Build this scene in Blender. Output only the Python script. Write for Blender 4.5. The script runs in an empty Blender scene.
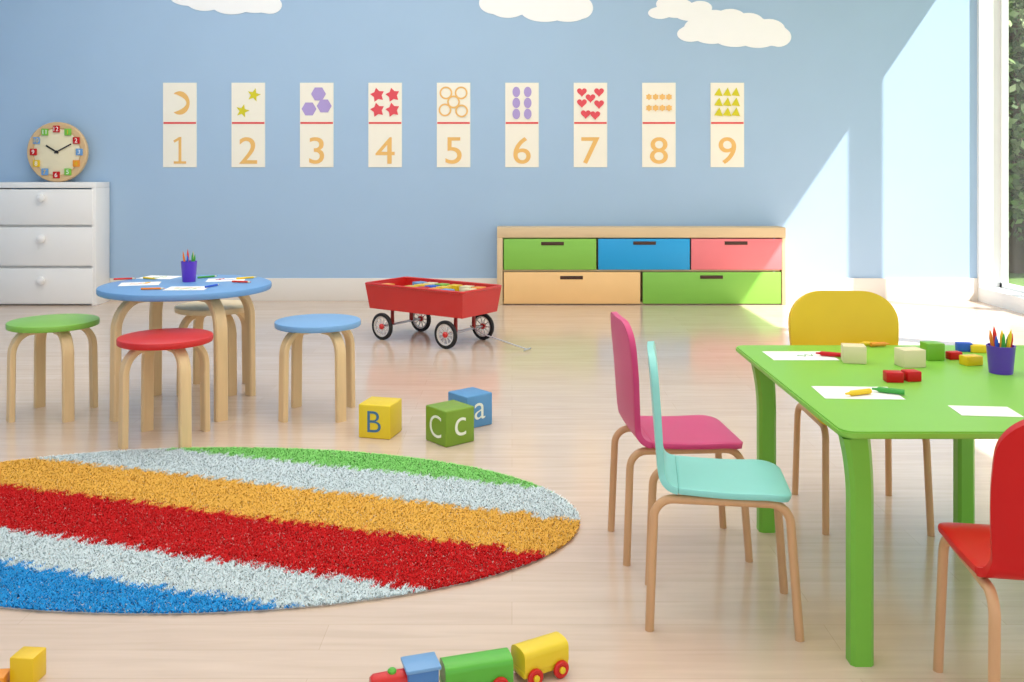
import bpy, bmesh, math, random
import numpy as np
from mathutils import Vector, Matrix
random.seed(4); np.random.seed(4)
SC=bpy.context.scene; COL=SC.collection
F=940.0; H=1.2; HOR=168.0; WY=8.5
def P(px,py,z=0.0):
    d=F*(H-z)/(py-HOR); return ((px-512)/F*d, d)
def lin(c):
    o=[]
    for v in c:
        v/=255.0
        o.append(v/12.92 if v<=0.04045 else ((v+0.055)/1.055)**2.4)
    return (o[0],o[1],o[2],1)
MATS={}
def mat(name,col,rough=0.5,var=0.04,scale=8.0,bump=0.0,spec=0.5,stretch=(1,1,1),metal=0.0,coat=0.0):
    if name in MATS: return MATS[name]
    m=bpy.data.materials.new(name); m.use_nodes=True; nt=m.node_tree; N=nt.nodes; L=nt.links
    b=N['Principled BSDF']; b.inputs['Roughness'].default_value=rough
    b.inputs['Specular IOR Level'].default_value=spec; b.inputs['Metallic'].default_value=metal
    b.inputs['Coat Weight'].default_value=coat
    tc=N.new('ShaderNodeTexCoord'); mp=N.new('ShaderNodeMapping'); mp.inputs['Scale'].default_value=stretch
    nz=N.new('ShaderNodeTexNoise'); nz.inputs['Scale'].default_value=scale; nz.inputs['Detail'].default_value=4
    L.new(tc.outputs['Object'],mp.inputs[0]); L.new(mp.outputs[0],nz.inputs['Vector'])
    mx=N.new('ShaderNodeMix'); mx.data_type='RGBA'
    c=lin(col)
    mx.inputs[6].default_value=tuple([x*(1-var*1.6) for x in c[:3]]+[1])
    mx.inputs[7].default_value=tuple([min(1,x*(1+var*1.6)) for x in c[:3]]+[1])
    L.new(nz.outputs['Fac'],mx.inputs[0]); L.new(mx.outputs[2],b.inputs['Base Color'])
    if bump>0:
        bp=N.new('ShaderNodeBump'); bp.inputs['Strength'].default_value=bump; bp.inputs['Distance'].default_value=0.002
        L.new(nz.outputs['Fac'],bp.inputs['Height']); L.new(bp.outputs[0],b.inputs['Normal'])
    MATS[name]=m; return m

# ---------- mesh builder ----------
class B:
    def __init__(s): s.bm=bmesh.new(); s.mats=[]
    def mi(s,m):
        if m not in s.mats: s.mats.append(m)
        return s.mats.index(m)
    def add(s,t,m,M=None):
        i=s.mi(m)
        for f in t.faces: f.material_index=i
        if M is not None: t.transform(M)
        me=bpy.data.meshes.new('tmp'); t.to_mesh(me); t.free(); s.bm.from_mesh(me); bpy.data.meshes.remove(me)
        return s
    def box(s,size,c,m,bev=0.0,M=None,seg=2):
        t=bmesh.new(); bmesh.ops.create_cube(t,size=1.0)
        for v in t.verts: v.co=Vector((v.co.x*size[0],v.co.y*size[1],v.co.z*size[2]))
        if bev>0: bmesh.ops.bevel(t,geom=list(t.edges),offset=bev,segments=seg,affect='EDGES',profile=0.5)
        for v in t.verts: v.co+=Vector(c)
        return s.add(t,m,M)
    def lathe(s,prof,m,seg=40,M=None):
        t=bmesh.new(); rings=[]
        for r,z in prof:
            if r<1e-6: rings.append([t.verts.new((0,0,z))])
            else: rings.append([t.verts.new((r*math.cos(2*math.pi*k/seg),r*math.sin(2*math.pi*k/seg),z)) for k in range(seg)])
        for a,b in zip(rings,rings[1:]):
            for k in range(seg):
                k2=(k+1)%seg
                if len(a)==1 and len(b)==1: continue
                if len(a)==1: t.faces.new((a[0],b[k],b[k2]))
                elif len(b)==1: t.faces.new((a[k],b[0],a[k2]))
                else: t.faces.new((a[k],b[k],b[k2],a[k2]))
        bmesh.ops.recalc_face_normals(t,faces=list(t.faces))
        return s.add(t,m,M)
    def cyl(s,r,z0,z1,m,bev=0.003,M=None,seg=40):
        return s.lathe([(0,z0),(r-bev,z0),(r-bev*.3,z0+bev*.3),(r,z0+bev),(r,z1-bev),(r-bev*.3,z1-bev*.3),(r-bev,z1),(0,z1)],m,seg,M)
    def sweep(s,path,m,sec='round',r=0.01,w=0.05,th=0.02,side=None,M=None,scales=None,seg=12):
        t=bmesh.new(); path=[Vector(p) for p in path]; n=len(path)
        if sec=='round': pts=[(r*math.cos(2*math.pi*k/seg),r*math.sin(2*math.pi*k/seg)) for k in range(seg)]
        else:
            c=min(w,th)*0.18; a=w/2; b=th/2
            pts=[(-a+c,-b),(a-c,-b),(a,-b+c),(a,b-c),(a-c,b),(-a+c,b),(-a,b-c),(-a,-b+c)]
        rings=[]; U=None
        for i,p in enumerate(path):
            T=(path[min(i+1,n-1)]-path[max(i-1,0)]).normalized()
            if side is not None: S=Vector(side); S=(S-T*S.dot(T)).normalized()
            else:
                if U is None:
                    U=Vector((0,0,1)) if abs(T.z)<0.9 else Vector((1,0,0))
                S=(U-T*U.dot(T)).normalized(); U=S
            W=T.cross(S); k=scales[i] if scales else 1.0
            rings.append([t.verts.new(p+S*(x*k)+W*(y*k)) for x,y in pts])
        q=len(pts)
        for a,b in zip(rings,rings[1:]):
            for k in range(q): t.faces.new((a[k],a[(k+1)%q],b[(k+1)%q],b[k]))
        t.faces.new(list(reversed(rings[0]))); t.faces.new(rings[-1])
        bmesh.ops.recalc_face_normals(t,faces=list(t.faces))
        return s.add(t,m,M)
    def poly(s,pts,depth,m,M=None,hole=None):
        t=bmesh.new()
        if hole is None:
            f=[t.verts.new((x,0,z)) for x,z in pts]; b=[t.verts.new((x,depth,z)) for x,z in pts]
            t.faces.new(f); t.faces.new(list(reversed(b)))
            n=len(pts)
            for k in range(n): t.faces.new((f[k],b[k],b[(k+1)%n],f[(k+1)%n]))
        else:
            n=len(pts)
            f=[t.verts.new((x,0,z)) for x,z in pts]; g=[t.verts.new((x,0,z)) for x,z in hole]
            for k in range(n): t.faces.new((f[k],g[k],g[(k+1)%n],f[(k+1)%n]))
        bmesh.ops.recalc_face_normals(t,faces=list(t.faces))
        bmesh.ops.triangulate(t,faces=[q for q in t.faces if len(q.verts)>4])
        return s.add(t,m,M)
    def text(s,body,h,m,M,sx=1.0,off=0.0):
        cu=bpy.data.curves.new('t','FONT'); cu.body=body; cu.size=1.0; cu.extrude=0.002; cu.resolution_u=8; cu.offset=off
        ob=bpy.data.objects.new('t',cu); COL.objects.link(ob)
        dg=bpy.context.evaluated_depsgraph_get(); me=bpy.data.meshes.new_from_object(ob.evaluated_get(dg))
        bpy.data.objects.remove(ob); bpy.data.curves.remove(cu)
        t=bmesh.new(); t.from_mesh(me); bpy.data.meshes.remove(me)
        xs=[v.co.x for v in t.verts]; ys=[v.co.y for v in t.verts]
        cx=(min(xs)+max(xs))/2; cy=(min(ys)+max(ys))/2; k=h/(max(ys)-min(ys))
        for v in t.verts:
            x=(v.co.x-cx)*k*sx; y=(v.co.y-cy)*k; z=v.co.z
            v.co=Vector((x,-z*0.4,y))
        return s.add(t,m,M)
    def done(s,name,parent=None,loc=(0,0,0),rot=(0,0,0),smooth=35,**kw):
        me=bpy.data.meshes.new(name); s.bm.to_mesh(me); s.bm.free()
        for m in s.mats: me.materials.append(m)
        if smooth:
            me.shade_smooth(); me.set_sharp_from_angle(angle=math.radians(smooth))
        ob=bpy.data.objects.new(name,me); COL.objects.link(ob)
        ob.location=loc; ob.rotation_euler=rot
        if parent: ob.parent=parent
        for k,v in kw.items(): ob[k]=v
        return ob
def empty(name,loc,rotz=0,**kw):
    e=bpy.data.objects.new(name,None); COL.objects.link(e); e.empty_display_size=0.1
    e.location=loc; e.rotation_euler=(0,0,rotz)
    for k,v in kw.items(): e[k]=v
    return e
def T(x,y,z): return Matrix.Translation((x,y,z))
def R(a,ax): return Matrix.Rotation(math.radians(a),4,ax)

# ---------- materials ----------
wall_m=mat('wall_blue_paint',(166,194,222),0.75,0.015,3)
white_wall=mat('wall_white_paint',(236,238,238),0.7,0.01,3)
trim_m=mat('trim_cream',(234,226,216),0.45,0.01,4)
white_m=mat('white_lacquer',(247,244,240),0.35,0.01,4)
wood_l=mat('birch_wood',(228,196,148),0.45,0.08,6,stretch=(6,6,0.8))
wood_c=mat('beech_wood',(206,160,116),0.45,0.09,6,stretch=(6,6,1))
wood_cab=mat('pale_cabinet_wood',(222,194,152),0.45,0.06,5,stretch=(0.6,4,5))
red=mat('red_paint',(206,26,24),0.35,0.03)
green=mat('green_paint',(122,194,62),0.35,0.03)
blue=mat('blue_paint',(106,156,208),0.4,0.03)
yellow=mat('yellow_plastic',(230,190,20),0.35,0.03)
pink=mat('pink_plastic',(206,60,118),0.4,0.03)
teal=mat('aqua_plastic',(140,212,204),0.4,0.03)
redp=mat('red_plastic',(198,6,16),0.4,0.03,spec=.35)
cream=mat('cream_wood',(226,214,172),0.5,0.04)
black=mat('black_rubber',(22,22,24),0.6,0.05)
paper=mat('paper_white',(245,243,238),0.7,0.01)
purple=mat('purple_plastic',(98,56,190),0.3,0.03)
dark=mat('dark_brown_slot',(70,40,24),0.5,0.05)
steel=mat('steel',(190,190,195),0.3,0.03,metal=0.8)
orange=mat('orange_paint',(238,150,40),0.4,0.03)

# ---------- room ----------
XR=4.205; XO=4.45; XL=-4.8; CZ=3.8; WT=3.67; SZ=0.128; JY=8.46
def struct(ob): ob['kind']='structure'; return ob
def floor_material():
    m=bpy.data.materials.new('laminate_floor'); m.use_nodes=True; nt=m.node_tree; N=nt.nodes; L=nt.links
    b=N['Principled BSDF']; tc=N.new('ShaderNodeTexCoord')
    br=N.new('ShaderNodeTexBrick'); br.offset=0.37; br.inputs['Scale'].default_value=1.0
    br.inputs['Brick Width'].default_value=1.3; br.inputs['Row Height'].default_value=0.13
    br.inputs['Mortar Size'].default_value=0.0010; br.inputs['Mortar Smooth'].default_value=0.3
    br.inputs['Color1'].default_value=lin((221,198,179)); br.inputs['Color2'].default_value=lin((216,192,172))
    br.inputs['Mortar'].default_value=lin((204,178,156)); br.inputs['Bias'].default_value=0.0
    L.new(tc.outputs['Object'],br.inputs['Vector'])
    mp=N.new('ShaderNodeMapping'); mp.inputs['Scale'].default_value=(1.2,14,1)
    nz=N.new('ShaderNodeTexNoise'); nz.inputs['Scale'].default_value=2.2; nz.inputs['Detail'].default_value=7; nz.inputs['Distortion'].default_value=0.6
    L.new(tc.outputs['Object'],mp.inputs[0]); L.new(mp.outputs[0],nz.inputs['Vector'])
    rp=N.new('ShaderNodeValToRGB'); rp.color_ramp.elements[0].position=0.3; rp.color_ramp.elements[0].color=(0.91,0.89,0.87,1)
    rp.color_ramp.elements[1].position=0.7; rp.color_ramp.elements[1].color=(1.02,1.02,1.02,1)
    L.new(nz.outputs['Fac'],rp.inputs[0])
    mx=N.new('ShaderNodeMix'); mx.data_type='RGBA'; mx.blend_type='MULTIPLY'; mx.inputs[0].default_value=1.0
    L.new(br.outputs['Color'],mx.inputs[6]); L.new(rp.outputs[0],mx.inputs[7]); L.new(mx.outputs[2],b.inputs['Base Color'])
    b.inputs['Roughness'].default_value=0.17; b.inputs['Specular IOR Level'].default_value=0.75
    return m
o=B().box((XR-XL,10.7,0.1),((XR+XL)/2,3.15,-0.05),floor_material()).done('floor',smooth=0); struct(o)
o=B().box((XO-XL+0.2,0.2,CZ+0.1),((XO+XL-.2)/2,WY+0.1,CZ/2-0.05),wall_m).done('wall_back',smooth=0); struct(o)
o=B().box((0.2,10.5,CZ+0.1),(XL-0.1,3.25,CZ/2-0.05),wall_m).done('wall_left',smooth=0); struct(o)
b=B()
b.box((XO-XR,10.5,SZ+0.1),((XR+XO)/2,3.25,(SZ-0.1)/2),white_wall)
b.box((XO-XR,10.5,CZ-WT),((XR+XO)/2,3.25,(CZ+WT)/2),white_wall)
b.box((XO-XR,WY-JY,WT-SZ),((XR+XO)/2,(WY+JY)/2,(WT+SZ)/2),white_wall)
b.box((XO-XR,1.2,WT-SZ),((XR+XO)/2,-1.6,(WT+SZ)/2),white_wall)
struct(b.done('wall_right',smooth=0))
o=B().box((XO-XL+0.2,10.7,0.1),((XO+XL-.2)/2,3.25,CZ+0.05),white_wall).done('ceiling',smooth=0); struct(o)
o=B().box((XR-XL,0.018,0.205),((XR+XL)/2,WY-0.009,0.1025),trim_m,0.004).done('baseboard_back'); struct(o)
# window bays
glass=bpy.data.materials.new('window_glass'); glass.use_nodes=True; nt=glass.node_tree; nt.nodes.clear()
ou=nt.nodes.new('ShaderNodeOutputMaterial'); mxs=nt.nodes.new('ShaderNodeMixShader'); mxs.inputs[0].default_value=0.04
tr=nt.nodes.new('ShaderNodeBsdfTransparent'); gl=nt.nodes.new('ShaderNodeBsdfGlossy'); gl.inputs['Roughness'].default_value=0.02
nt.links.new(tr.outputs[0],mxs.inputs[1]); nt.links.new(gl.outputs[0],mxs.inputs[2]); nt.links.new(mxs.outputs[0],ou.inputs[0])
frame_m=mat('window_frame_white',(226,228,226),0.4,0.01,4)
ys=[JY,7.78,5.58,3.38,1.18,-1.0]
for i in range(5):
    y1,y0=ys[i],ys[i+1]; fr=0.035; hw=0.075
    b=B(); xm=XO-0.03
    b.box((0.06,hw,WT-SZ),(xm,y0+hw/2,(WT+SZ)/2),frame_m)
    if i>0: b.box((0.06,hw,WT-SZ),(xm,y1-hw/2,(WT+SZ)/2),frame_m)
    else: b.box((0.06,fr,WT-SZ),(xm,y1-fr/2,(WT+SZ)/2),frame_m)
    b.box((0.06,y1-y0,0.04),(xm,(y0+y1)/2,SZ+0.02),frame_m); b.box((0.06,y1-y0,0.04),(xm,(y0+y1)/2,WT-0.02),frame_m)
    w=struct(b.done('window_%d'%(i+1),smooth=0))
    B().box((0.006,y1-y0-0.06,WT-SZ-0.08),(xm,(y0+y1)/2,(WT+SZ)/2),glass).done('glass_pane',parent=w,smooth=0)
# outdoors
grass=mat('grass',(92,124,52),0.9,0.25,3)
o=B().box((60,60,0.1),(30+XO,20,-0.2),grass).done('ground',smooth=0); struct(o)
bark=mat('bark',(96,78,60),0.9,0.2,12)
leafm=[mat('leaf_green',(110,132,84),0.8,0.3,3,spec=.2),mat('leaf_green_dark',(86,106,72),0.8,0.3,3,spec=.2),mat('leaf_green_light',(146,160,118),0.8,0.3,3,spec=.2)]
def tree(x,y,s,seed):
    rs=np.random.RandomState(seed)
    e=empty('tree',(x,y,-0.15),0,label='leafy green garden tree standing outside the window',category='tree',group='trees outside the window')
    b=B(); b.sweep([(0,0,0),(0.05,0,0.8*s),(0,0.05,1.6*s),(0.05,0,2.6*s)],bark,r=0.11*s,scales=[1.2,1,.8,.4])
    for k in range(5):
        a=k*1.3; b.sweep([(0,0,(1.1+.2*k)*s),(math.cos(a)*.5*s,math.sin(a)*.5*s,(1.6+.2*k)*s),(math.cos(a)*.9*s,math.sin(a)*.9*s,(2.1+.2*k)*s)],bark,r=0.04*s,scales=[1,.7,.3])
    b.done('trunk',parent=e)
    n=14000; V=[];Fc=[];mi=[]
    for k in range(n):
        u=rs.normal(size=3); u/=np.linalg.norm(u); rr=rs.uniform(.35,1)**.5
        lump=1+.2*math.sin(5*u[0]+seed)*math.cos(4*u[1]+2*u[2])
        c=np.array([u[0]*1.05*rr*lump*s,u[1]*1.05*rr*lump*s,(1.75+u[2]*1.6*rr*lump)*s])
        a=rs.normal(size=3);a/=np.linalg.norm(a);d=np.cross(a,rs.normal(size=3));d/=np.linalg.norm(d); q=.05*s
        i0=len(V); V+= [tuple(c-a*q),tuple(c+d*q*.6),tuple(c+a*q),tuple(c-d*q*.6)]; Fc.append((i0,i0+1,i0+2,i0+3)); mi.append(rs.randint(3))
    me=bpy.data.meshes.new('foliage'); me.from_pydata(V,[],Fc)
    for m in leafm: me.materials.append(m)
    me.polygons.foreach_set('material_index',mi)
    ob=bpy.data.objects.new('foliage',me); COL.objects.link(ob); ob.parent=e; ob['kind']='stuff'
for k,(x,y,s) in enumerate([(6.5,12.2,1.3),(9.3,17.0,1.75),(14.0,25.5,2.8),(10.8,12.6,1.2)]): tree(x,y,s,k+3)

# ---------- clouds on wall ----------
cloud_m=mat('cloud_decal_white',(250,250,250),0.7,0.01)
MP=WY/F
def wx(px): return (px-512)*MP
def wz(py): return H-(py-HOR)*MP
def cloud(cx,cy,circ,off=0.007):
    pts=[]
    for k in range(200):
        a=2*math.pi*k/200; dx,dz=math.cos(a),math.sin(a); best=2
        for (x,y,rx,ry) in circ:
            ox,oz=(x-cx),-(y-cy)
            A=(dx/rx)**2+(dz/ry)**2; Bq=-2*(dx*ox/rx**2+dz*oz/ry**2); C=(ox/rx)**2+(oz/ry)**2-1
            D=Bq*Bq-4*A*C
            if D>0: best=max(best,(-Bq+math.sqrt(D))/(2*A))
        pts.append((best*dx*MP,best*dz*MP))
    B().poly(pts,off-.001,cloud_m).done('cloud_wall_decal',loc=(wx(cx),WY-off,wz(cy)),smooth=0,
      label='white flat puffy cloud cutout on the blue wall',category='wall decal',group='cloud decals on the wall')
cloud(226,0,[(226,-6,38,16),(190,-3,20,9),(205,2,18,9),(255,2,22,11),(232,5,20,9.5),(270,5,12,9),(180,-4,12,6)])
cloud(536,4,[(494,3,15,11),(508,8,18,10),(520,-4,22,14),(545,11,24,11),(568,12,20,10),(581,8,12,11),(560,-2,20,12)])
cloud(682,9,[(676,8,18,10),(660,13,12,6),(668,4,12,7),(690,13,16,8),(700,8,12,7)])
cloud(734,28,[(702,28,18,11),(691,34,14,8),(714,20,16,10),(730,19,16,10),(748,23,16,10),(768,30,17,11),(778,37,13,10),(758,40,18,8),(735,39,20,8),(712,36,18,8)],.010)

# ---------- number cards ----------
card_m=mat('card_cream',(246,240,224),0.7,0.01)
redline=mat('print_red',(226,78,76),0.6,0.01); numc=mat('print_tan_orange',(238,188,108),0.6,0.01)
p_or=mat('print_orange',(238,188,108),0.6,0.01); p_ye=mat('print_yellow',(214,204,30),0.6,0.01); p_la=mat('print_lavender',(176,156,212),0.6,0.01)
p_re=mat('print_coral_red',(226,76,88),0.6,0.01)
def circ_pts(r,n=28,ry=None):
    ry=ry or r; return [(r*math.cos(2*math.pi*k/n),ry*math.sin(2*math.pi*k/n)) for k in range(n)]
def star(r,ri,n=5): return [((r if k%2==0 else ri)*math.sin(math.pi*k/n),(r if k%2==0 else ri)*math.cos(math.pi*k/n)) for k in range(2*n)]
def heart(r):
    o=[]
    for k in range(30):
        t=2*math.pi*k/30; o.append((r*16*math.sin(t)**3/17,r*(13*math.cos(t)-5*math.cos(2*t)-2*math.cos(3*t)-math.cos(4*t))/17))
    return o
def moon():
    o=[]
    for k in range(29):
        a=math.radians(-128+256*k/28); o.append((11*math.cos(a),13*math.sin(a)))
    e0=o[-1]
    for k in range(1,28):
        t=k/28; z=e0[1]*(1-2*t); x=e0[0]+14.2*math.sin(math.pi*t)**.75
        o.append((x,z))
    return [(x*MP*.9,z*MP*.9) for x,z in o]
k_=MP
sym={1:[(0,0,'moon')],2:[(-6,-8,'star'),(6,8,'star')],3:[(-8,-6,'hex'),(8,-3,'hex'),(2,9,'hex'),],
 4:[(-8,8,'flower'),(8,8,'flower'),(-8,-7,'flower'),(8,-7,'flower')],
 5:[(-8,10,'ring'),(8,10,'ring'),(-9,-7,'ring'),(0,1,'ring'),(8.5,-8,'ring')],
 6:[(x,y,'oval') for y in (11,0,-11) for x in (-6,6)],
 7:[(-9,11,'heart'),(0,5,'heart'),(9,11,'heart'),(-9,0,'heart'),(9,-1,'heart'),(-5,-11,'heart'),(5,-12,'heart')],
 8:[(x,y,'dot') for y in (6,-5) for x in (-10.5,-3.5,3.5,10.5)],
 9:[(x,y,'tri') for y in (11,1,-9) for x in (-9,0,9)]}
names={1:'crescent moon',2:'two yellow stars',3:'three lavender hexagons',4:'four red flower stars',5:'five orange rings',6:'six lavender ovals',7:'seven red hearts',8:'eight orange dots',9:'nine yellow triangles'}
one=[(-6,-13.2),(6.4,-13.2),(6.4,-10.8),(1.6,-10.8),(1.6,13.5),(-.6,13.5),(-6.4,9.9),(-5.3,7.8),(-1.2,10.2),(-1.2,-10.8),(-6,-10.8)]
for n in range(1,10):
    cx=180+68.4*(n-1); b=B(); w=33.5*k_; h=84.5*k_
    b.box((w,0.008,h),(0,-0.002,0),card_m)
    b.box((w*.97,0.002,0.017),(0,-0.0065,2*k_),redline)
    if n==1: b.poly([(x*k_,z*k_) for x,z in one],0.0015,numc,T(0,-0.0072,-25.5*k_))
    else:
        for q,(ax,az) in enumerate([(-.22,0),(.22,0)]): b.text(str(n),26.5*k_,numc,T(ax*k_,-0.0072-.0002*q,(-25.5+az)*k_),1.06)
    for i,(x,y,t) in enumerate(sym[n]):
        M=T(x*k_*0.95,-0.0085-.0012*i,(y+22)*k_); dd=.0024+.0012*i
        if t=='moon': b.poly(moon(),dd,p_or,M)
        if t=='star': b.poly(star(7*k_,3*k_),dd,p_ye,M@R(14,'Y'))
        if t=='hex': b.poly(circ_pts(7.4*k_,6),dd,p_la,M)
        if t=='flower': b.poly(star(7.4*k_,4.2*k_),dd,p_re,M@R(-12,'Y'))
        if t=='ring': b.poly(circ_pts(6.4*k_),dd,p_or,M,hole=circ_pts(4.8*k_))
        if t=='oval': b.poly(circ_pts(3.8*k_,24,5.2*k_),dd,p_la,M)
        if t=='heart': b.poly(heart(5.2*k_),dd,p_re,M)
        if t=='dot': b.poly(star(3.4*k_,2.4*k_,6),dd,p_or,M)
        if t=='tri': b.poly([(-4.3*k_,-3.8*k_),(4.3*k_,-3.8*k_),(0,4.4*k_)],dd,p_ye,M@R(6,'Y'))
    b.done('number_card',loc=(wx(cx),WY,wz(125)),smooth=0,label='cream number %d card with %s on wall'%(n,names[n]),category='poster',group='number cards on the wall')

# ---------- low cabinet ----------
CY=8.24; cp=CY/F
def cxp(px): return (px-512)*cp
def czp(py): return H-(py-HOR)*cp
x0,x1=cxp(497),cxp(786); ht=czp(227.5); dep=WY-0.02-CY
cab=empty('low_cabinet',((x0+x1)/2,(CY+WY-.02)/2,0),0,label='long low pale wood cabinet with five coloured drawers',category='cabinet')
W=x1-x0; b=B(); t=0.05
b.box((W,dep,t+.04),(0,0,ht-(t+.04)/2),wood_cab,0.004)
b.box((t,dep,ht-t-.04),(-W/2+t/2,0,(ht-t-.04)/2),wood_cab,0.003); b.box((t*.7,dep,ht-t-.04),(W/2-t*.35,0,(ht-t-.04)/2),wood_cab,0.003)
b.box((W-2*t,dep-.03,0.02),(0,.01,0.012),wood_cab); b.box((W-2*t,0.02,ht-.1),(0,dep/2-.01,ht/2-.02),wood_cab)
b.box((W-2*t,dep-.02,0.014),(0,.008,czp(270.8)),wood_cab)
b.done('body',parent=cab)
ox=(x0+x1)/2
cg=mat('drawer_green',(134,196,76),0.45,0.03,5,stretch=(.5,4,4)); cb=mat('drawer_blue',(22,160,222),0.45,0.03,5); cpk=mat('drawer_pink',(244,128,134),0.45,0.03,5); co=mat('drawer_peach',(248,202,138),0.45,0.03,5)
for (a,c,y0,y1,m,hx,hy) in [(503.5,596.5,238.5,270,cg,552.5,244),(598,690,238.5,270,cb,644.5,243.5),(691,782,238.5,270,cpk,736,243.5),(503.5,640.5,271.8,304,co,571.5,278),(642.5,781,271.8,304,cg,711.5,277.5)]:
    d=empty('drawer',((cxp(a)+cxp(c))/2-ox,-dep/2+0.006,(czp(y0)+czp(y1))/2),0); d.parent=cab
    hh=czp(y0)-czp(y1)
    B().box((cxp(c)-cxp(a)-.004,0.018,hh-.006),(0,0,0),m,0.003).done('drawer_front',parent=d)
    lx=cxp(hx)-ox-d.location.x; lz=czp(hy)-d.location.z
    B().box((0.2,0.008,0.03),(lx,-0.0095,lz+.004),dark,0.003).done('handle',parent=d)

# ---------- dresser ----------
DY=8.2; dp=DY/F
dx0,dx1=(-10-512)*dp,(96-512)*dp; dht=1.075
dr=empty('white_dresser',((dx0+dx1)/2,(DY+WY-.02)/2,0),0,label='white three drawer dresser with round white knobs',category='dresser')
W=dx1-dx0; dd=WY-.02-DY; b=B()
b.box((W,dd,0.05),(0,0,dht-.025),white_m,0.006); b.box((0.04,dd,dht-.05),(-W/2+.02,0,(dht-.05)/2),white_m,.003); b.box((0.04,dd,dht-.05),(W/2-.02,0,(dht-.05)/2),white_m,.003)
b.box((W-.08,dd-.03,dht-.08),(0,.015,(dht-.08)/2+.005),white_m)
b.done('body',parent=dr)
def dz(py): return H-(py-HOR)*dp
for (ya,yb,kn) in [(189,225,197.5),(227,266,238.5),(268,304,280)]:
    d=empty('drawer',(0,-dd/2,(dz(ya)+dz(yb))/2),0); d.parent=dr
    B().box((W-.05,0.022,dz(ya)-dz(yb)-.006),(0,0.004,0),white_m,0.004).done('drawer_front',parent=d)
    B().lathe([(0,0),(.012,0),(.014,.008),(.03,.018),(.038,.03),(.036,.042),(.022,.05),(0,.052)],white_m,24,T((43-512)*dp-(dx0+dx1)/2,-.006,dz(kn)-d.location.z)@R(90,'X')).done('knob',parent=d)
# ---------- clock ----------
rc=.268
ck=empty('wall_clock',(-4.06,8.40,dht),0,label='round wooden clock with coloured number blocks on dresser',category='clock')
M=T(0,0,rc)@R(90,'X')
B().lathe([(0,-.03),(rc-.01,-.03),(rc,-.02),(rc,.012),(rc-.008,.02),(rc-.05,.02),(rc-.055,.014),(0,.014)],mat('clock_wood',(220,184,136),.45,.05),64,M).done('clock_case',parent=ck)
B().cyl(rc-.062,.012,.017,mat('clock_face_cream',(240,226,190),.5,.01),.001,M,64).done('clock_face',parent=ck)
for n in range(12):
    a=2*math.pi*(n+1)/12; x,z=.205*math.sin(a),.205*math.cos(a)+rc
    b=B(); b.box((.06,.014,.06),(0,0,0),[green,redp,blue,orange,green,redp,blue,yellow,redp,blue,green,redp][n],.004)
    b.text(str(n+1),.038,paper if n%3 else yellow,T(0,-.0078,0))
    b.done('number_block',parent=ck,loc=(x,-.024,z))
for ang,ln,w in [(-58,.13,.014),(62,.17,.011)]:
    B().box((w,.003,ln),(0,0,ln/2-.02),black,0,T(0,-.024-.003*(ang>0),rc)@R(ang,'Y')).done('clock_hand',parent=ck,smooth=0)
B().cyl(.014,0,.014,black,.002,T(0,-.017,rc)@R(90,'X'),20).done('hand_pivot',parent=ck)

# ---------- stools / round table ----------
def bent_leg(ang,r_in,r_out,r_foot,zt,w,th,m,parent,bend=.06,name='leg'):
    a=math.radians(ang); c,s=math.cos(a),math.sin(a); pts=[]
    pts.append((r_in,zt-th/2))
    for k in range(13):
        q=math.pi/2*k/12; pts.append((r_out-bend+bend*math.sin(q),zt-th/2-bend*1.25+bend*1.25*math.cos(q)))
    pts.append((r_foot,0.0))
    B().sweep([(c*r,s*r,z) for r,z in pts],m,sec='rect',w=w,th=th,side=(-s,c,0)).done(name,parent=parent)
def stool(x,y,m,rot,label,h=.458,r=.207):
    e=empty('round_stool',(x,y,0),math.radians(rot),label=label,category='stool',group='stools around the round table')
    B().cyl(r,h-.030,h,m,.007,None,56).done('seat',parent=e)
    for a in (45,135,225,315): bent_leg(a,.06,r-.018,r-.014,h-.030,.052,.027,wood_l,e,.085)
place=P
x,y=place(53.5,320,.458); stool(x,y,mat('stool_green',(130,188,72),.4,.03),0,'round stool with green seat and bent birch legs')
x,y=place(163.5,336.5,.458); stool(x,y+.025,mat('stool_red',(206,34,34),.4,.03),0,'round stool with red seat and bent birch legs',r=.202)
x,y=place(318,320,.458); stool(x,y,mat('stool_blue',(118,166,214),.4,.03),0,'round stool with blue seat and bent birch legs')
stool(-1.615,5.10,mat('stool_birch',(242,216,172),.45,.05,6),0,'round stool with natural birch seat behind the table',r=.205)
TT=.618; tcx,tcy=-1.635,4.72
e=empty('round_table',(tcx,tcy,0),0,label='round blue topped children table with bent birch legs',category='table')
B().cyl(.415,TT-.032,TT,blue,.008,None,80).done('tabletop',parent=e)
for a in (45,135,225,315): bent_leg(a,.15,.352,.356,TT-.032,.062,.034,wood_l,e,.12)

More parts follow.
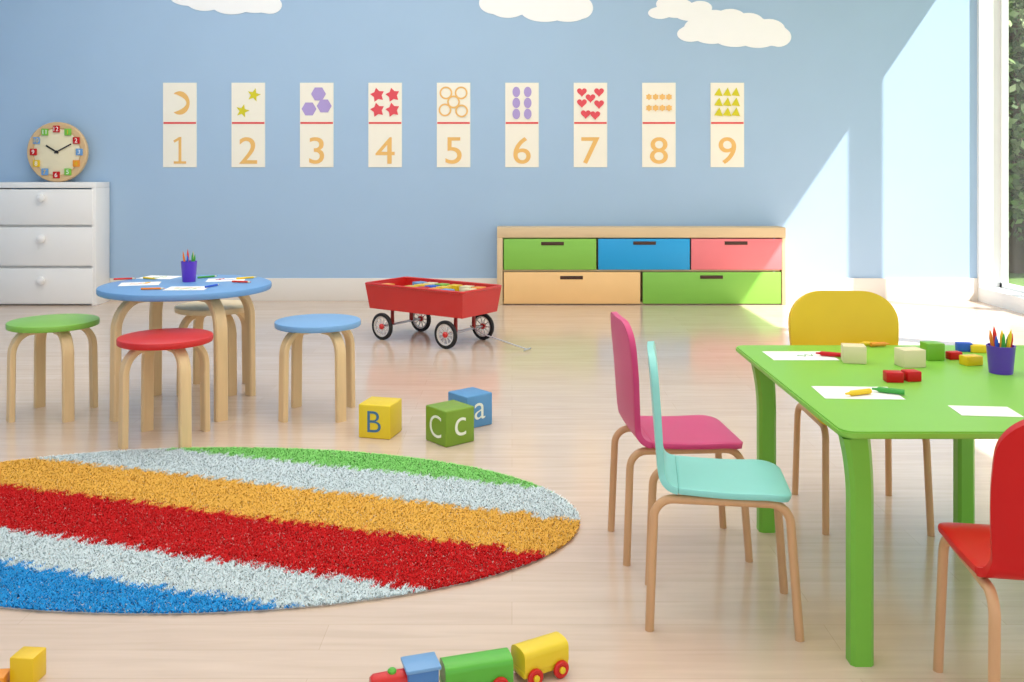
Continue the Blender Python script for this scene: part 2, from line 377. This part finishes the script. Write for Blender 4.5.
# ---------- pencils, papers, cups ----------
pc=[mat('pencil_red',(220,40,30)),mat('pencil_yellow',(240,200,30)),mat('pencil_green',(60,160,60)),mat('pencil_blue',(40,90,200)),mat('pencil_orange',(240,130,30)),mat('pencil_violet',(130,60,180))]
def pencil(base,dirv,L,m,r=.0045,label='coloured pencil',grp='coloured pencils',pen=False):
    b=B(); M=Vector(dirv).to_track_quat('Z','Y').to_matrix().to_4x4()
    b.lathe([(0,0),(r,0),(r,L*.82)],m,8); b.lathe([(r,L*.82),(r*.45,L*.93)],m if pen else cream,8); b.lathe([(r*.45,L*.93),(0,L)],m,8)
    ob=b.done('coloured_pencil',loc=base,label=label,category='pencil',group=grp)
    ob.rotation_euler=M.to_euler(); return ob
def cup(x,y,z,r,h,n,L,where,rp):
    b=B(); b.lathe([(0,0),(r*.8,0),(r*.83,.003),(r,h-.003),(r*1.03,h),(r*.93,h),(r*.76,.006),(0,.006)],purple,32)
    b.done('pencil_cup',loc=(x,y,z),label='small purple cup holding coloured pencils on '+where,category='cup')
    for k in range(n):
        a=2*math.pi*k/n+.3; q=r*.42
        bx,by=x+math.cos(a)*q*.8,y+math.sin(a)*q*.8
        pencil((bx,by,z+.012),(math.cos(a)*r*.3,math.sin(a)*r*.3,h*.9),L*(.84+.16*((k*7)%5)/4),pc[(k*5+2)%6],rp,'coloured pencil standing in a purple cup','pencils in cups',True)
def sheet(x,y,z,w,l,rot,strokes,where):
    b=B(); b.box((w,l,.0012),(0,0,.0006),paper)
    for (sx,sy,a,ln,m) in strokes:
        pts=[]
        for k in range(14):
            u=k/13; pts.append((sx+math.cos(a)*ln*(u-.5)-math.sin(a)*.012*math.sin(u*14),sy+math.sin(a)*ln*(u-.5)+math.cos(a)*.012*math.sin(u*14),.0013))
        b.sweep(pts,m,sec='round',r=.0015,seg=4,side=(0,0,1))
    b.done('paper_sheet',loc=(x,y,z),rot=(0,0,math.radians(rot)),smooth=0,label='white drawing paper sheet lying on '+where,category='paper',group='drawing paper on the tables')
bt='round blue table'
x,y=P(189,281.5,TT); cup(x,y,TT,.04,.105,7,.155,bt,.005)
for (px,py,rot,st) in [(140,284,15,[(0,0,.4,.1,pc[0]),(.03,.03,1.2,.06,pc[1])]),(160,277.5,-10,[(0,0,.9,.08,pc[2])]),(226,280,12,[(0,0,.2,.1,pc[3]),(-.03,.03,.9,.06,pc[0])]),(187,288.5,4,[(0,.01,.1,.12,pc[4]),(0,-.03,.1,.1,pc[2])])]:
    x,y=P(px,py,TT); sheet(x,y,TT+.0003,.19,.14,rot,st,bt)
for (px,py,a,c) in [(124,280,20,0),(150,279.5,-30,1),(207,278,40,2),(241,283,-15,0),(212,287,70,3),(152,290,10,4),(246,279,35,1)]:
    x,y=P(px,py,TT); a=math.radians(a); pencil((x-.05*math.cos(a),y-.05*math.sin(a),TT+.0066),(math.cos(a),math.sin(a),0),.11,pc[c],.005,'coloured pencil lying on the round blue table','pencils on round table')

# ---------- green table ----------
GT=.57; gx0,gx1=.788,1.93; gy0,gy1=2.243,3.346; TH=.018
e=empty('green_table',((gx0+gx1)/2,(gy0+gy1)/2,0),0,label='rectangular lime green children table with chunky legs',category='table')
t=bmesh.new()
cr=.04; pts=[]
w,l=(gx1-gx0)/2,(gy1-gy0)/2
for (cx_,cy_,a0) in [(w-cr,l-cr,0),(-w+cr,l-cr,90),(-w+cr,-l+cr,180),(w-cr,-l+cr,270)]:
    for k in range(7):
        a=math.radians(a0+90*k/6); pts.append((cx_+cr*math.cos(a),cy_+cr*math.sin(a)))
lo=[t.verts.new((x,y,GT-TH)) for x,y in pts]; hi=[t.verts.new((x,y,GT)) for x,y in pts]
t.faces.new(hi); t.faces.new(list(reversed(lo)))
for k in range(len(pts)): k2=(k+1)%len(pts); t.faces.new((lo[k],lo[k2],hi[k2],hi[k]))
bmesh.ops.recalc_face_normals(t,faces=list(t.faces))
bmesh.ops.bevel(t,geom=[q for q in t.edges if abs(q.verts[0].co.z-q.verts[1].co.z)<1e-6],offset=.004,segments=2,affect='EDGES')
gtop=mat('table_green',(130,194,68),.42,.025,4); B().add(t,gtop).done('tabletop',parent=e)
ocx,ocy=(gx0+gx1)/2,(gy0+gy1)/2
gleg=mat('table_leg_green',(114,182,58),.4,.03,4)
for (lx,ly,sx) in [(.845,2.285,-1),(.843,3.116,-1),(1.498,3.116,1),(1.56,2.285,1)]:
    zt=GT-TH; pts=[]
    for k in range(10):
        u=k/9; pts.append((lx-ocx+sx*.014*(1-u)**2,ly-ocy,zt-.16*u))
    sc_=[1.0+.16*(1-k/9)**2 for k in range(10)]
    pts+= [(lx-ocx,ly-ocy,.2),(lx-ocx,ly-ocy,0)]
    B().sweep(pts,gleg,sec='rect',w=.05,th=.056,side=(0,1,0),scales=sc_+[1,1]).done('leg',parent=e)
gt='green table'
for (px,py,rot,st) in [(800,356,0,[(.02,0,.3,.06,pc[2])]),(857,393,-3,[]),(985,411.5,-6,[])]:
    x,y=P(px,py,GT); sheet(x,y,GT+.0003,.215 if py<400 else .15,.145 if py<400 else .1,rot,st,gt)
x,y=P(1006,375,GT); cup(x,y+.03,GT,.041,.085,9,.13,gt,.0055)
def tblock(px,py,z,s,rot,m,label,grp='wooden blocks on the green table',name='toy_block'):
    x,y=P(px,py,z); y+=s[1]/2
    return B().box(s,(0,0,s[2]/2),m,.003).done(name,loc=(x,y,z),rot=(0,0,math.radians(rot)),label=label,category='toy block',group=grp)
bgreen=mat('block_green',(118,178,48),.4,.04)
tblock(857,364,GT,(.072,.06,.056),-12,cream,'cream wooden cube block on green table')
tblock(914,368,GT,(.075,.06,.056),8,cream,'cream wooden cube block on green table')
tblock(936,361,GT,(.058,.055,.056),5,bgreen,'green wooden cube block on green table')
tblock(896,383,GT,(.05,.04,.03),-5,redp,'red connecting brick toy on green table')
tblock(914,382,GT,(.045,.04,.03),8,redp,'red connecting brick toy on green table')
tblock(956,360,GT,(.045,.03,.025),10,redp,'small red block on green table')
tblock(966,352,GT,(.05,.03,.03),-8,pc[3],'small blue block on green table')
tblock(974,366,GT,(.06,.04,.03),14,yellow,'small yellow block on green table')
tblock(980,353,GT,(.05,.03,.025),-10,pc[1],'small yellow block on green table')
def crayon(px,py,a,m,col,L=.085):
    x,y=P(px,py,GT); a=math.radians(a); r=.0075
    b=B(); b.lathe([(0,0),(r,0),(r,L*.78),(r*.5,L*.86),(r*.35,L),(0,L)],m,14)
    ob=b.done('crayon',loc=(x-L/2*math.cos(a),y-L/2*math.sin(a),GT+.0100),label=col+' crayon lying on green table',category='crayon',group='crayons on the green table')
    ob.rotation_euler=Vector((math.cos(a),math.sin(a),0)).to_track_quat('Z','Y').to_euler()
crayon(829,357,155,redp,'red'); crayon(858,396,-158,pc[1],'yellow'); crayon(888,394,150,pc[2],'green'); crayon(880,347,10,orange,'orange',.07); crayon(868,346.5,170,yellow,'yellow',.06)

# ---------- chairs ----------
def shell_mesh(rows,m,th):
    t=bmesh.new(); nu=16; g=[]
    for (y,z,hw,cv) in rows:
        g.append([t.verts.new((hw*(2*k/nu-1),y+cv*(2*k/nu-1)**2,z)) for k in range(nu+1)])
    for a,b_ in zip(g,g[1:]):
        for k in range(nu): t.faces.new((a[k],a[k+1],b_[k+1],b_[k]))
    bmesh.ops.recalc_face_normals(t,faces=list(t.faces))
    me=bpy.data.meshes.new('s'); t.to_mesh(me); t.free()
    ob=bpy.data.objects.new('s',me); COL.objects.link(ob)
    md=ob.modifiers.new('so','SOLIDIFY'); md.thickness=th; md.offset=0
    bv=ob.modifiers.new('bv','BEVEL'); bv.width=th*.3; bv.segments=2; bv.limit_method='ANGLE'; bv.angle_limit=math.radians(50)
    dg=bpy.context.evaluated_depsgraph_get(); m2=bpy.data.meshes.new_from_object(ob.evaluated_get(dg))
    bpy.data.objects.remove(ob)
    t=bmesh.new(); t.from_mesh(m2); return t
def chair(x,y,rot,m,label,ws=1.0,bs_=1.0,foot=.135,lean=.04,cvs=1.0,z1=.735,rnd=.095):
    e=empty('childs_chair',(x,y,0),math.radians(rot),label=label,category='chair',group='chairs around the green table')
    sz=.366; rows=[]; th=.018
    n=26
    for k in range(n+1):
        yy=.18-(.29)*k/n; dfront=.18-yy
        hw=(.150-.008*(k/n))*ws
        if dfront<.05: q=1-dfront/.05; hw-=.05*(1-math.sqrt(max(0,1-q*q)))
        z=sz-(.014*((yy-.10)/.08)**2 if yy>.10 else 0)-.006*math.sin(math.pi*k/n)
        rows.append((yy,z,hw,0))
    B().add(shell_mesh(rows,m,th),m).done('seat',parent=e,smooth=40)
    rows=[]; rb=.045
    hb=.142*ws; hm=.134*bs_
    for k in range(9):
        a=math.radians(82*k/8); rows.append((-.11-rb*math.sin(a),sz+rb*(1-math.cos(a)),hb+(hm-hb)*(k/8),.010*k/8*cvs))
    y0,z0=rows[-1][0],rows[-1][1]
    us=[k/16*.72 for k in range(1,17)]+[.72+.28*math.sin(math.pi/2*k/14) for k in range(1,15)]
    top=rnd*.95
    for u in us:
        z=z0+(z1-z0)*u; yy=y0-lean*u
        hw=hm+.020*bs_*math.sin(min(1,u*1.4)*math.pi/2)
        if z1-z<top: q=1-(z1-z)/top; hw-=rnd*(1-math.sqrt(max(0,1-q**2.2)))
        rows.append((yy,z,hw,(.010+.010*min(1,u*2))*cvs*(hw/(.154*bs_))**2))
    B().add(shell_mesh(rows,m,th),m).done('backrest',parent=e,smooth=40)
    for sx in (-1,1):
        for sy,yf,yt in ((-1,-.183,-.172),(1,.195,.174)):
            pts=[]; zt=sz-.026; bn=.05; xt=foot-.01
            pts.append((sx*xt,0.0,zt))
            for k in range(9):
                q=math.pi/2*k/8
                pts.append((sx*(xt+.004*k/8),yt-sy*bn+sy*bn*math.sin(q),zt-bn+bn*math.cos(q)))
            pts.append((sx*foot,yf,0.0))
            B().sweep(pts,wood_c,r=.0115,side=(1,0,0),seg=12).done('leg',parent=e,smooth=60)
    return e
chair(.557,2.55,-98,teal,'aqua plastic childs chair with bent beech legs',1.0,.95,.135,.025,.3,.712,.08)
chair(.520,2.99,-86,pink,'pink plastic childs chair with bent beech legs',1.12,1.08,.135,.03,.5,.732,.09)
chair(1.205,3.27,178,yellow,'yellow plastic childs chair tucked behind the green table',1.2,1.28,.17,.04,1.0,.748,.125)
chair(1.125,2.03,-9,redp,'red plastic childs chair with bent beech legs',1.05,.98,.14,.12,1.0,.732,.10)

# ---------- letter blocks ----------
def letter_block(px,py,s,phi,m,front,side,lm,label):
    x,y=P(px,py); f=math.radians(phi); hx,hy=s/2,-s/2
    cx=x-(math.cos(f)*hx-math.sin(f)*hy); cy=y-(math.sin(f)*hx+math.cos(f)*hy)
    b=B(); b.box((s,s,s),(0,0,s/2),m,s*.04,None,3)
    if front: b.text(front,s*.62,lm,T(0,-s/2-.0006,s/2),1.0,-.007)
    if side: b.text(side,s*(.5),lm,R(90,'Z')@T(0,-s/2-.0006,s/2),1.0,-.007)
    b.done('letter_block',loc=(cx,cy,0),rot=(0,0,f),label=label,category='toy block',group='large letter blocks on the floor')
letb=mat('letter_blue',(60,110,150),.5,.02); letw=mat('letter_white',(235,240,225),.5,.02)
letter_block(390,440,.150,-14,mat('block_yellow',(230,200,36),.45,.03),'B','',letb,'yellow wooden cube block with blue letter B')
letter_block(446,448,.155,-50,mat('block_moss',(120,156,40),.45,.03),'C','c',letw,'green wooden cube block with white letters C')
letter_block(467,430,.150,-50,mat('block_sky',(86,146,196),.45,.03),'','a',letw,'blue wooden cube block with white letter a')

# ---------- wagon ----------
wa=-35.0; wgx,wgy=-.555,6.57
e=empty('toy_wagon',(wgx,wgy,0),math.radians(wa),label='red pull along toy wagon with black wheels',category='wagon')
wred=mat('wagon_red',(204,28,22),.3,.03,coat=.3); wr2=mat('wagon_red_inside',(150,24,18),.45,.03)
t=bmesh.new()
def rect(a,bb,z): return [t.verts.new((x,y,z)) for x,y in ((-a,-bb),(a,-bb),(a,bb),(-a,bb))]
Ls=[rect(.415,.195,.21),rect(.437,.218,.382),rect(.431,.212,.382),rect(.409,.189,.218)]
for a,c in zip(Ls,Ls[1:]):
    for k in range(4): t.faces.new((a[k],a[(k+1)%4],c[(k+1)%4],c[k]))
t.faces.new(list(reversed(Ls[0]))); t.faces.new(Ls[-1]); bmesh.ops.recalc_face_normals(t,faces=list(t.faces))
b=B().add(t,wred)
rp=[]
for (cx_,cy_,a0) in [(.415,.196,0),(-.415,.196,90),(-.415,-.196,180),(.415,-.196,270)]:
    for k in range(6):
        a=math.radians(a0+90*k/5); rp.append((cx_+.024*math.cos(a),cy_+.024*math.sin(a),.384))
rp.append(rp[0]); b.sweep(rp,wred,r=.009,side=(0,0,1),seg=10)
b.done('tray',parent=e,smooth=25)
b=B(); b.box((.60,.04,.02),(0,0,.198),wr2,.003)
for xx in (-.285,.285):
    b.box((.05,.2,.012),(xx,0,.196),wr2,.002); b.box((.02,.02,.1),(xx,-.1,.145),wr2,.003); b.box((.02,.02,.1),(xx,.1,.145),wr2,.003)
    b.sweep([(xx,-.215,.094),(xx,.215,.094)],steel,r=.008)
b.done('undercarriage',parent=e)
tyre=black; rim=mat('wheel_grey',(214,208,202),.4,.02)
for xx in (-.285,.285):
    for sy in (-1,1):
        M=T(xx,sy*.205,.094)@R(90 if sy==-1 else -90,'X')
        w=empty('wheel',(0,0,0)); w.parent=e
        B().lathe([(.072,-.012),(.088,-.012),(.094,-.006),(.094,.006),(.088,.012),(.072,.012),(.072,-.012)],tyre,44,M).done('tyre',parent=w)
        bb=B(); bb.lathe([(0,-.006),(.020,-.006),(.020,.012),(.012,.020),(0,.022)],wred,28,M)
        bb.lathe([(.062,-.006),(.073,-.008),(.073,.009),(.062,.007),(.062,-.006)],rim,40,M)
        for k in range(10): bb.box((.046,.007,.005),(.042,0,.002),rim,0,M@R(36*k,'Z'))
        bb.done('hub',parent=w)
ca,sa=math.cos(math.radians(-wa)),math.sin(math.radians(-wa))
def tol(x,y): dx,dy=x-wgx,y-wgy; return (dx*ca-dy*sa,dx*sa+dy*ca)
hx,hy=tol(.10,6.16); b=B()
s0=Vector((.33,0,.13)); s1=Vector((.44,.01,.08)); s2=Vector((hx,hy,.012))
b.sweep([s0,s1,s1.lerp(s2,.5),s2],steel,r=.0045)
dv=(s2-s1).normalized(); sd=Vector((0,0,1)).cross(dv).normalized()
b.sweep([s2-sd*.045,s2,s2+sd*.045],steel,r=.005,side=(0,0,1))
b.done('pull_handle',parent=e)
ca,sa=math.cos(math.radians(wa)),math.sin(math.radians(wa))
random.seed(12)
wc=[yellow,pc[3],yellow,bgreen,cream,blue,orange,redp]
i=0
for gx in range(7):
    for gy in range(3):
        for lev in range(2):
            s=.080
            lx=-.318+gx*.106+random.uniform(-.005,.005); ly=-.112+gy*.112+random.uniform(-.004,.004)
            if lev==1 and random.random()<.2: continue
            B().box((s,s,s),(0,0,s/2),wc[(i*5+lev+gx)%8],.004).done('toy_block',loc=(wgx+lx*ca-ly*sa,wgy+lx*sa+ly*ca,.219+lev*.0805),rot=(0,0,math.radians(wa+random.uniform(-14,14))),
              label='small coloured wooden block lying in the red wagon',category='toy block',group='blocks in the wagon'); i+=1

# ---------- toy train ----------
twood=mat('train_yellow',(232,202,40),.35,.03); tgreen=mat('train_green',(88,178,56),.35,.03); tblue=mat('train_blue',(74,128,190),.35,.03); tred=mat('train_red',(206,30,28),.35,.03)
def wheels(e,L,W,r=.02,wm=tred,hm=twood):
    for sx in (-1,1):
        for sy in (-1,1):
            M=T(sx*L,sy*W,r)@R(90 if sy<0 else -90,'X')
            b=B(); b.lathe([(0,0),(r-.002,0),(r,.002),(r,.008),(r-.002,.01),(r*.6,.010),(r*.5,.008),(0,.008)],wm,28,M)
            b.cyl(r*.38,.006,.014,hm,.001,M,18); b.done('wheel',parent=e)
def barrel(b,L,W,z0,z1,m,arch=.4):
    hz=(z1-z0)*(1-arch); ah=(z1-z0)*arch
    pts=[(-W/2,z0),(W/2,z0),(W/2,z0+hz)]
    for k in range(1,12):
        a=math.pi*k/12; c,s_=math.cos(a),math.sin(a)
        pts.append((W/2*math.copysign(abs(c)**.7,c),z0+hz+ah*s_**.8))
    pts.append((-W/2,z0+hz))
    b.poly(pts,L,m,R(90,'Z')@T(0,-L/2,0))
def car(x,y,rot,L,m,top,wm,hm,label,cm):
    e=empty('toy_train_carriage',(x,y,0),math.radians(rot),label=label,category='toy train',group='wooden toy train carriages')
    b=B(); b.box((L,.06,.016),(0,0,.026),cm,.003); b.done('chassis',parent=e)
    b=B(); barrel(b,L*.98,.064,.033,top,m); b.done('body',parent=e,smooth=30)
    wheels(e,L*.29,.032,.02,wm,hm)
car(.066,2.226,31,.124,twood,.081,tred,twood,'yellow wooden toy train carriage with red wheels',twood)
car(-.082,2.162,17,.162,tgreen,.078,tred,twood,'green wooden toy train carriage with rounded top',tgreen)
e=empty('toy_locomotive',(-.240,2.112,0),math.radians(18),label='wooden toy locomotive with blue cab and red nose',category='toy train')
B().box((.145,.06,.016),(0,0,.026),tred,.003).done('chassis',parent=e)
b=B(); b.box((.07,.06,.044),(.036,0,.056),tblue,.003); b.box((.080,.07,.009),(.036,0,.0815),mat('train_sky',(112,160,208),.35,.03),.003); b.done('cab',parent=e)
b=B(); b.lathe([(0,-.078),(.018,-.078),(.023,-.071),(.024,-.02),(.024,.002),(0,.002)],tred,28,T(0,0,.050)@R(90,'Y')); b.done('boiler',parent=e)
B().lathe([(0,0),(.010,0),(.010,.006),(.006,.010),(0,.011)],tgreen,20,T(-.030,0,.071)).done('chimney',parent=e)
wheels(e,.046,.032,.02,tgreen,twood)
x,y=P(22,686); B().box((.058,.055,.064),(0,0,.032),yellow,.003).done('toy_block',loc=(x,y+.028,0),rot=(0,0,math.radians(-5)),label='yellow wooden cube block on the floor',category='toy block')
B().box((.06,.045,.026),(0,0,.013),orange,.003).done('toy_block',loc=(x-.068,y+.005,0),rot=(0,0,math.radians(8)),label='flat orange wooden block beside the yellow block',category='toy block')

# ---------- rug ----------
rcx,rcy,ra,rb_,rr=-1.09,3.265,1.32,.74,math.radians(-4)
rug=empty('shag_rug',(rcx,rcy,0),0,label='oval shaggy rug with diagonal rainbow stripes',category='rug')
rm=[mat('pile_'+n,c,.95,.05,50,spec=.05) for n,c in [('blue',(54,162,232)),('pale',(226,240,244)),('red',(214,40,42)),('orange',(254,196,92)),('green',(146,222,122))]]
bs=[2.25,2.455,2.80,3.10,3.37]
pts=[]
for k in range(96):
    a=2*math.pi*k/96; x,y=ra*math.cos(a),rb_*math.sin(a); pts.append((x*math.cos(rr)-y*math.sin(rr),x*math.sin(rr)+y*math.cos(rr)))
b=B(); t=bmesh.new(); lo=[t.verts.new((x*.992,y*.992,0)) for x,y in pts]; hi=[t.verts.new((x*.99,y*.99,.006)) for x,y in pts]
t.faces.new(hi); t.faces.new(list(reversed(lo)))
for k in range(96): t.faces.new((lo[k],lo[(k+1)%96],hi[(k+1)%96],hi[k]))
b.add(t,mat('rug_backing',(225,215,205),.9,.05)).done('rug_backing',parent=rug)
n=420000
r=np.sqrt(np.random.rand(n)); a=np.random.rand(n)*2*np.pi
ex,ey=ra*r*np.cos(a),rb_*r*np.sin(a)
x=ex*math.cos(rr)-ey*math.sin(rr); y=ex*math.sin(rr)+ey*math.cos(rr)
u_=.9537*(x+5)-.3007*(y+5)
def hsh(q): return (np.sin(q*12.9898)*43758.5453)%1.0
col1=hsh(np.floor(u_/.007)); col2=hsh(np.floor(u_/.022)+91)
v=.3007*(x+rcx)+.9537*(y+rcy)+(col1-.5)*.055+(col2-.5)*.02+np.random.normal(0,.004,n)
m_map=np.array([0,1,2,3,1,4]); mi=m_map[np.searchsorted(bs,v)]
h=np.random.uniform(.005,.0085,n); la=np.random.rand(n)*2*np.pi; ll=np.random.uniform(.004,.013,n); wa_=la+np.pi/2+np.random.normal(0,.4,n); wd=.0026
V=np.zeros((n,3,3)); z0=.005
V[:,0]=np.stack([x-wd*np.cos(wa_),y-wd*np.sin(wa_),np.full(n,z0)],1)
V[:,1]=np.stack([x+wd*np.cos(wa_),y+wd*np.sin(wa_),np.full(n,z0)],1)
V[:,2]=np.stack([x+ll*np.cos(la),y+ll*np.sin(la),z0+h],1)
me=bpy.data.meshes.new('rug_pile'); me.vertices.add(3*n)
e1=V[:,1]-V[:,0]; e2=V[:,2]-V[:,0]; nz=np.cross(e1,e2)[:,2]
W2=V.copy(); fl=nz<0; W2[fl,0],W2[fl,1]=V[fl,1],V[fl,0]
me.vertices.foreach_set('co',W2.reshape(-1))
me.loops.add(3*n); me.loops.foreach_set('vertex_index',np.arange(3*n)); me.polygons.add(n)
me.polygons.foreach_set('loop_start',np.arange(n)*3)
for m in rm: me.materials.append(m)
me.update(calc_edges=True); me.polygons.foreach_set('material_index',mi.astype(np.int32)); me.update(); me.validate()
me.shade_smooth(); me.update()
nn=np.zeros((n,3)); nn[:,2]=1; nn[:,:2]=np.random.normal(0,.2,(n,2)); nn/=np.linalg.norm(nn,axis=1)[:,None]
me.normals_split_custom_set_from_vertices(np.repeat(nn,3,axis=0).tolist())
ob=bpy.data.objects.new('rug_pile',me); COL.objects.link(ob); ob.parent=rug; ob['kind']='stuff'

# ---------- lights ----------
d=Vector((-1,.588,-1.48))
s=bpy.data.lights.new('sun','SUN'); s.energy=10.0; s.angle=math.radians(.6); s.color=(1,.975,.95)
so=bpy.data.objects.new('sun',s); COL.objects.link(so); so.rotation_euler=d.to_track_quat('-Z','Y').to_euler(); so.location=(12,-2,14)
def area(name,loc,dirv,sx,sy,pw,col=(1,1,1)):
    l=bpy.data.lights.new(name,'AREA'); l.shape='RECTANGLE'; l.size=sx; l.size_y=sy; l.energy=pw; l.color=col
    o=bpy.data.objects.new(name,l); COL.objects.link(o); o.location=loc; o.rotation_euler=Vector(dirv).to_track_quat('-Z','Y').to_euler()
area('added_ceiling_fill',(0,3.2,3.75),(0,0,-1),5,4,104,(1,.99,.98))  # added fill lights under the ceiling to brighten the room, not real fixtures
area('added_ceiling_fill',(-1.8,6.4,3.75),(0,0,-1),5,2.4,66,(.98,.99,1))  # second added fill, nearer the back wall
w=bpy.data.worlds.new('sky'); SC.world=w; w.use_nodes=True
bg=w.node_tree.nodes['Background']; bg.inputs[0].default_value=(.90,.95,1,1); bg.inputs[1].default_value=1.25
# ---------- camera ----------
c=bpy.data.cameras.new('camera'); c.sensor_width=36; c.lens=F/1024*36; c.shift_y=-(341-HOR)/1024; c.clip_end=200
co_=bpy.data.objects.new('camera',c); COL.objects.link(co_); co_.location=(0,0,H); co_.rotation_euler=(math.radians(90),0,0); SC.camera=co_
SC.view_settings.view_transform='Standard'
